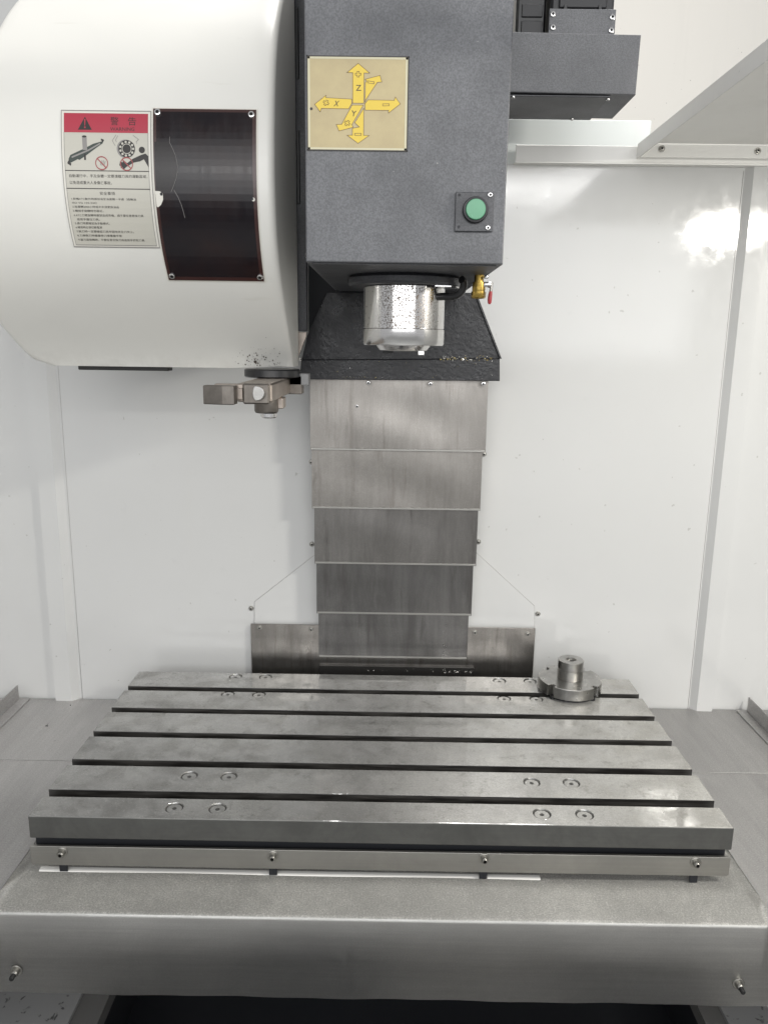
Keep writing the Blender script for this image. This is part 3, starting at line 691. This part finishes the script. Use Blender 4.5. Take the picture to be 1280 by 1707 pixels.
# person reaching in
poly(bm, f3, circle(.895, .292, .034, 18, vv(.034)), 2); poly(bm, f3, [(.935, .318), (.965, .338), (.965, .42), (.915, .36), (.87, .375), (.80, .385), (.725, .415), (.705, .402), (.79, .358), (.88, .33)], 2)
for k, (a, b) in enumerate(((.655, .388), (.650, .402), (.662, .417), (.685, .428), (.69, .378))): stroke(bm, f3, [(.73, .40), (a, b)], .016, False, 2)
for cx, cy in ((.445, .392), (.722, .396)):
    stroke(bm, f4, circle(cx, cy, .067, 28, vv(.067)), .008, True, 5); stroke(bm, f4, [(cx - .047, cy - vv(.047)), (cx + .047, cy + vv(.047))], .009, False, 5)
for k in range(4): stroke(bm, f3, [(.435 + .012 * k, .405), (.43 + .018 * k, .372 + .004 * abs(k - 1.5))], .006, False, 4)
for v_ in (.448, .577): stroke(bm, f2, [(.035, v_), (.965, v_)], .006, False, 2)
L = [('自動運行中，手及身體一定要遠離刀具的運動區域，', .075, .945, .474, .498), ('以免造成重大人身傷亡事故。', .075, .545, .522, .547), ('安全事項', .40, .57, .598, .622),
     ('1.新機ATC動作時請加油至油面鏡一半處（齒輪油', .075, .80, .643, .660), ('ISO VG 150-220）', .078, .355, .672, .688), ('2.每運轉2000小時或半年須更換油品', .075, .60, .700, .717), ('3.機械手旋轉時勿靠近。', .075, .42, .729, .746),
     ('4.ATC刀臂旋轉時嚴禁造成受傷，請不要任意更換刀具', .075, .865, .760, .778), ('或用手握住刀具。', .105, .365, .790, .807), ('5.換刀時要確認為手動模式。', .075, .47, .818, .835), ('6.維修時必須切斷電源', .075, .375, .847, .864),
     ('7.裝刀時一定要確認刀具牢固地夾在刀夾上。', .075, .73, .876, .893), ('8.刀庫裝刀時盡量使刀庫重量平衡', .075, .585, .906, .922), ('9.當刀庫旋轉時，不要任意交換刀具或用手抓取刀具', .075, .835, .936, .953)]
for s, a, b, c0, c1 in L: write(bm, f2, s, a, c0, b, c1, 2)
part('label_print', bm, ['labbg', 'labred', 'ink', 'labgreen', 'labgrey', 'redline'], lab, False)

# dark window plate
WX0, WX1, WZ0, WZ1 = -.2958, -.1672, .9450, .7438
def WB(off): return lambda u, v: SF(WX0 + (WX1 - WX0) * u, WZ0 + (WZ1 - WZ0) * v, off)
slab('window_rim', WB(.0001), WB(.0006), -.018, -.010, 1.016, 1.010, 'labrim', hs)
win = slab('window_plate', WB(.0005), WB(.0022), 0, 0, 1, 1, 'filmedge', hs, 24)
bm = bm_new(); sheet(bm, WB(.00235), .030, .018, .965, .978, 24); part('window_film', bm, 'film', win)
bm = bm_new()
tear = [(.012, .20)] + [(.16 + .075 * math.sin(k / 10 * math.pi), .20 + .29 * k / 10) for k in range(11)] + [(.10, .515), (.012, .52)]
for k in range(10):
    a, b = tear[1 + k], tear[2 + k]; poly(bm, WB(.0027), [(.012, a[1]), a, b, (.012, b[1])])
part('lifted_film_edge', bm, 'filmlift', win, False)
bm = bm_new(); stroke(bm, WB(.0029), [(.165, .17)] + tear[1:12], .0025, False, 0); part('film_crease', bm, 'labgrey', win, False); bm = bm_new(); stroke(bm, WB(.0029), [(.19, .48), (.225, .52), (.25, .56), (.265, .60), (.275, .635)], .0035, False, 0); part('scratch', bm, 'labgrey', win, False)
bm = bm_new(); poly(bm, WB(.0030), [(.002, .485), (.05, .487), (.078, .50), (.075, .535), (.05, .565), (.02, .578), (.006, .575)]); part('chipped_patch', bm, 'labrim', win, False)
bm = bm_new(); poly(bm, WB(.0030), circle(.965, .527, .017, 14, .011)); part('chipped_patch', bm, 'labrim', win, False)
for a_ in ((.062, .503, .014, 12, .009), (.955, .524, .012, 12, .008)): bm = bm_new(); poly(bm, WB(.0033), circle(*a_)); part('screw_hole', bm, 'void', win, False)
for u, v_ in ((.045, .025), (.955, .032), (.047, .972), (.965, .972)):
    put('screw', SCREWN, WB(.0022)(u, v_), win, NS(LZ0 + (WZ1 - WZ0) * v_), roll=random.random(), scale=1.05)

# tool change arm under the housing
ym = .20
bm = bm_new(); lathe(bm, [(.040, .6235), (.0415, .6215), (.0415, .6125), (.040, .6110)], (-.172, ym, 0), 'z', 48); part('arm_pivot', bm, 'rubber', t)
arm = bm_new()
an = math.radians(9)
bx = lambda x0, x1, y0, y1, z0, z1, b: box(arm, x0, x1, y0, y1, z0, z1, b)
bx(-.1905, -.1455, .015, .245, .5870, .6105, .002)
A_ = part('change_arm', arm, ['armside'], t)
bm = bm_new(); box(bm, -.1815, -.148, .0075, .0150, .5850, .6108, .002); part('arm_end', bm, 'arm', A_)
bm = bm_new(); pts = [(-.1635 + .0085 * math.cos(a) * (1.25 if math.cos(a) > 0 else .55), .5990 + .0092 * math.sin(a)) for a in [2 * math.pi * k / 20 for k in range(20)]]; prism(bm, pts, 'y', .0025, .0076, .0008); part('lock_pin', bm, 'turned', A_)
bm = bm_new(); prism(bm, [(-.2285, -.004), (-.2035, -.010), (-.1890, -.010), (-.1885, .010), (-.2285, .012)], 'z', .5850, .6085, .0012); part('gripper_finger', bm, 'arm', A_)
bm = bm_new(); box(bm, -.2000, -.1815, .012, .030, .590, .605, .001); part('gripper_link', bm, 'armside', A_)
bm = bm_new(); box(bm, -.222, -.180, .03, .048, .588, .6088, .001); part('gripper_finger', bm, 'armside', A_)
bm = bm_new(); lathe(bm, [(.0165, .5868), (.0165, .5690), (.0150, .5665), (.001, .5665)], (-.166, .10, 0), 'z', 32, cap=False); part('hub_cap', bm, 'arm', A_)
bm = bm_new(); lathe(bm, [(.0110, .5664), (.0110, .5615), (.0095, .5600), (.001, .5600)], (-.162, .094, 0), 'z', 24, cap=False); part('hub_nut', bm, 'chrome', A_)
bm = bm_new(); box(bm, -.151, -.143, .10, .13, .572, .587, .001); part('hub_lug', bm, 'armside', A_)
bm = bm_new(); box(bm, -.150, -.128, .20, .23, .586, .6135, .001); part('pocket_catch', bm, 'arm', A_)
bm = bm_new(); box(bm, -.1495, -.1175, .20, .225, .5995, .6165, .001); part('pocket_block', bm, 'bed', t)

# ================================================================== motor bracket at the upper right
t = thing('motor_bracket', 'dark grey box bracket with black motors right of the spindle head', 'motor bracket', (.27, .36, 1.03))
bm = bm_new(); prism(bm, [(.1365, 1.0372), (.3685, 1.0350), (.3700, 1.1168), (.1365, 1.1195)], 'y', .30, .43, .0014); part('bracket_box', bm, 'grey', t)
bm = bm_new(); box(bm, .14, .332, .3035, .427, 1.0318, 1.0345, .0008); part('bottom_plate', bm, 'greyd', t)
for q in [(.185, .306), (.330, .312), (.300, .42)]: put('screw', SCREWN, (*q, 1.0318), t, '-z', scale=.8)
bm = bm_new(); box(bm, .2352, .3350, .318, .3225, 1.1190, 1.1572, .0006); mp = part('motor_plate', bm, 'grey', t)
for q in [(921, 24), (1020, 29), (921, 46), (1018, 51)]: put('screw', SCREWN, P(*q, .3178), mp, scale=1.05)
bm = bm_new(); box(bm, .238, .334, .326, .42, 1.1195, 1.30, .004); mo = part('servo_motor', bm, 'black', t); part('motor_lid', box(bm_new(), .250, .322, .3225, .3259, 1.1600, 1.20, .002), 'black', mo)
for x in (.257, .309): part('motor_clip', box(bm_new(), x, x + .005, .3205, .3224, 1.1574, 1.164, .0005), 'rubber', mo)
bm = bm_new(); box(bm, .188, .2335, .335, .41, 1.1205, 1.30, .004); cbx = part('cable_box', bm, 'rubber', t)
for z in (1.128, 1.151): part('box_rib', box(bm_new(), .196, .228, .3325, .3349, z, z + .018, .001), 'black', cbx)
bm = bm_new(); box(bm, .1785, .1815, .32, .34, 1.121, 1.3); part('conduit_strip', bm, 'rail', t)

# ================================================================== white beam behind
bm = bm_new(); box(bm, .15, .487, .60, .66, .996, 1.0782, .0012)
o = part('cross_beam', bm, 'rail', None, True, (.3, .6, 1.0)); o['label'] = 'pale painted beam below the motor bracket, above the wall flange'; o['category'] = 'beam'

# ================================================================== roof panel at the right
t = thing('roof_panel', 'cream sheet roof panel with folded lip at the upper right, screwed to the wall', 'roof panel', (.8, .1, 1.0))
bm = bm_new(); box(bm, .4510, 1.185, -.36, .528, 1.0215, 1.0240); part('roof_sheet', bm, 'panel', t)
bm = bm_new(); box(bm, .4478, .4502, -.36, .5440, .9985, 1.0240, .0006); part('side_lip', bm, 'panel', t)
bm = bm_new(); prism(bm, [(.4515, .9985), (1.185, .9985), (1.185, 1.0210), (.470, 1.0210), (.4640, 1.0175)], 'y', .530, .5325, .0004); part('rear_flange', bm, 'panel', t)
for q in [(1102, 248), (1262, 252)]: put('screw', SCREW, P(*q, .5297), t, scale=.9)

# ================================================================== chips and swarf
def chips(name, label, places, mats, seed):
    rg = random.Random(seed); bm = bm_new()
    for (x, y, z, s) in places:
        vs = [bm.verts.new((x + rg.uniform(-s, s), y + rg.uniform(-s, s), z + (rg.uniform(.1, 1.2) * s if k else 0))) for k in range(4)]
        mi = rg.randrange(len(mats))
        for i in ((0, 1, 2), (0, 2, 3), (0, 3, 1), (1, 3, 2)):
            f_ = bm.faces.new([vs[k] for k in i]); f_.material_index = mi
    o = part(name, bm, mats, None, False, places[0][:3]); o['label'] = label; o['category'] = 'metal chips'; o['kind'] = 'stuff'
rg = random.Random(5)
pl = [(rg.uniform(-.48, .48), y, .0002, rg.uniform(.0004, .0011)) for y in (rg.choice(fr) + rg.uniform(.003, .045) for _ in range(42))]
chips('metal_chips', 'tiny bright metal chips scattered over the slotted table', pl, ['chip', 'dirt'], 1)
pl = [(rg.uniform(-.9, -.55), rg.uniform(.1, .54), ZD + .0003, rg.uniform(.0006, .0016)) for _ in range(26)] + [(rg.uniform(.56, .8), rg.uniform(.0, .54), ZD + .0003, rg.uniform(.0005, .0012)) for _ in range(14)]
w = Q(80, 1210, ZD); pl += [(w.x + rg.gauss(0, .002), w.y + rg.gauss(0, .002), ZD + .0006, .0022) for _ in range(8)]
chips('deck_chips', 'small dark and bright chips lying on the deck sheets', pl, ['dirt', 'chip', 'dirt'], 2)
pl = []
for _ in range(95):
    q = P(rg.uniform(732, 822), 599 + rg.gauss(0, 2.4), .4810); pl.append((q.x, q.y, q.z, rg.uniform(.0012, .0030)))
for _ in range(60):
    q = P(rg.uniform(510, 825), rg.uniform(600, 631), .4825); pl.append((q.x, q.y, q.z, rg.uniform(.0003, .0010)))
for _ in range(70):
    q = P(rg.uniform(560, 640), 629.5 + rg.gauss(0, .8), .4825); pl.append((q.x, q.y, q.z, rg.uniform(.0004, .0010)))
chips('apron_chips', 'bright and straw coloured chips stuck along the black apron ledge', pl, ['chip', 'chipgold', 'chip'], 3)
pl = []
for _ in range(60):
    q = P(rg.uniform(735, 790), rg.gauss(1121, 2), .515); pl.append((q.x, q.y, max(q.z, .0005), rg.uniform(.0008, .0022)))
for _ in range(30):
    q = P(rg.uniform(590, 790), rg.gauss(1119, 3), .520); pl.append((q.x, q.y, max(q.z, .0005), rg.uniform(.0008, .0018)))
chips('swarf_heap', 'small heap of silver swarf behind the table at the cover foot', pl, ['chip', 'chip', 'dirt'], 4)
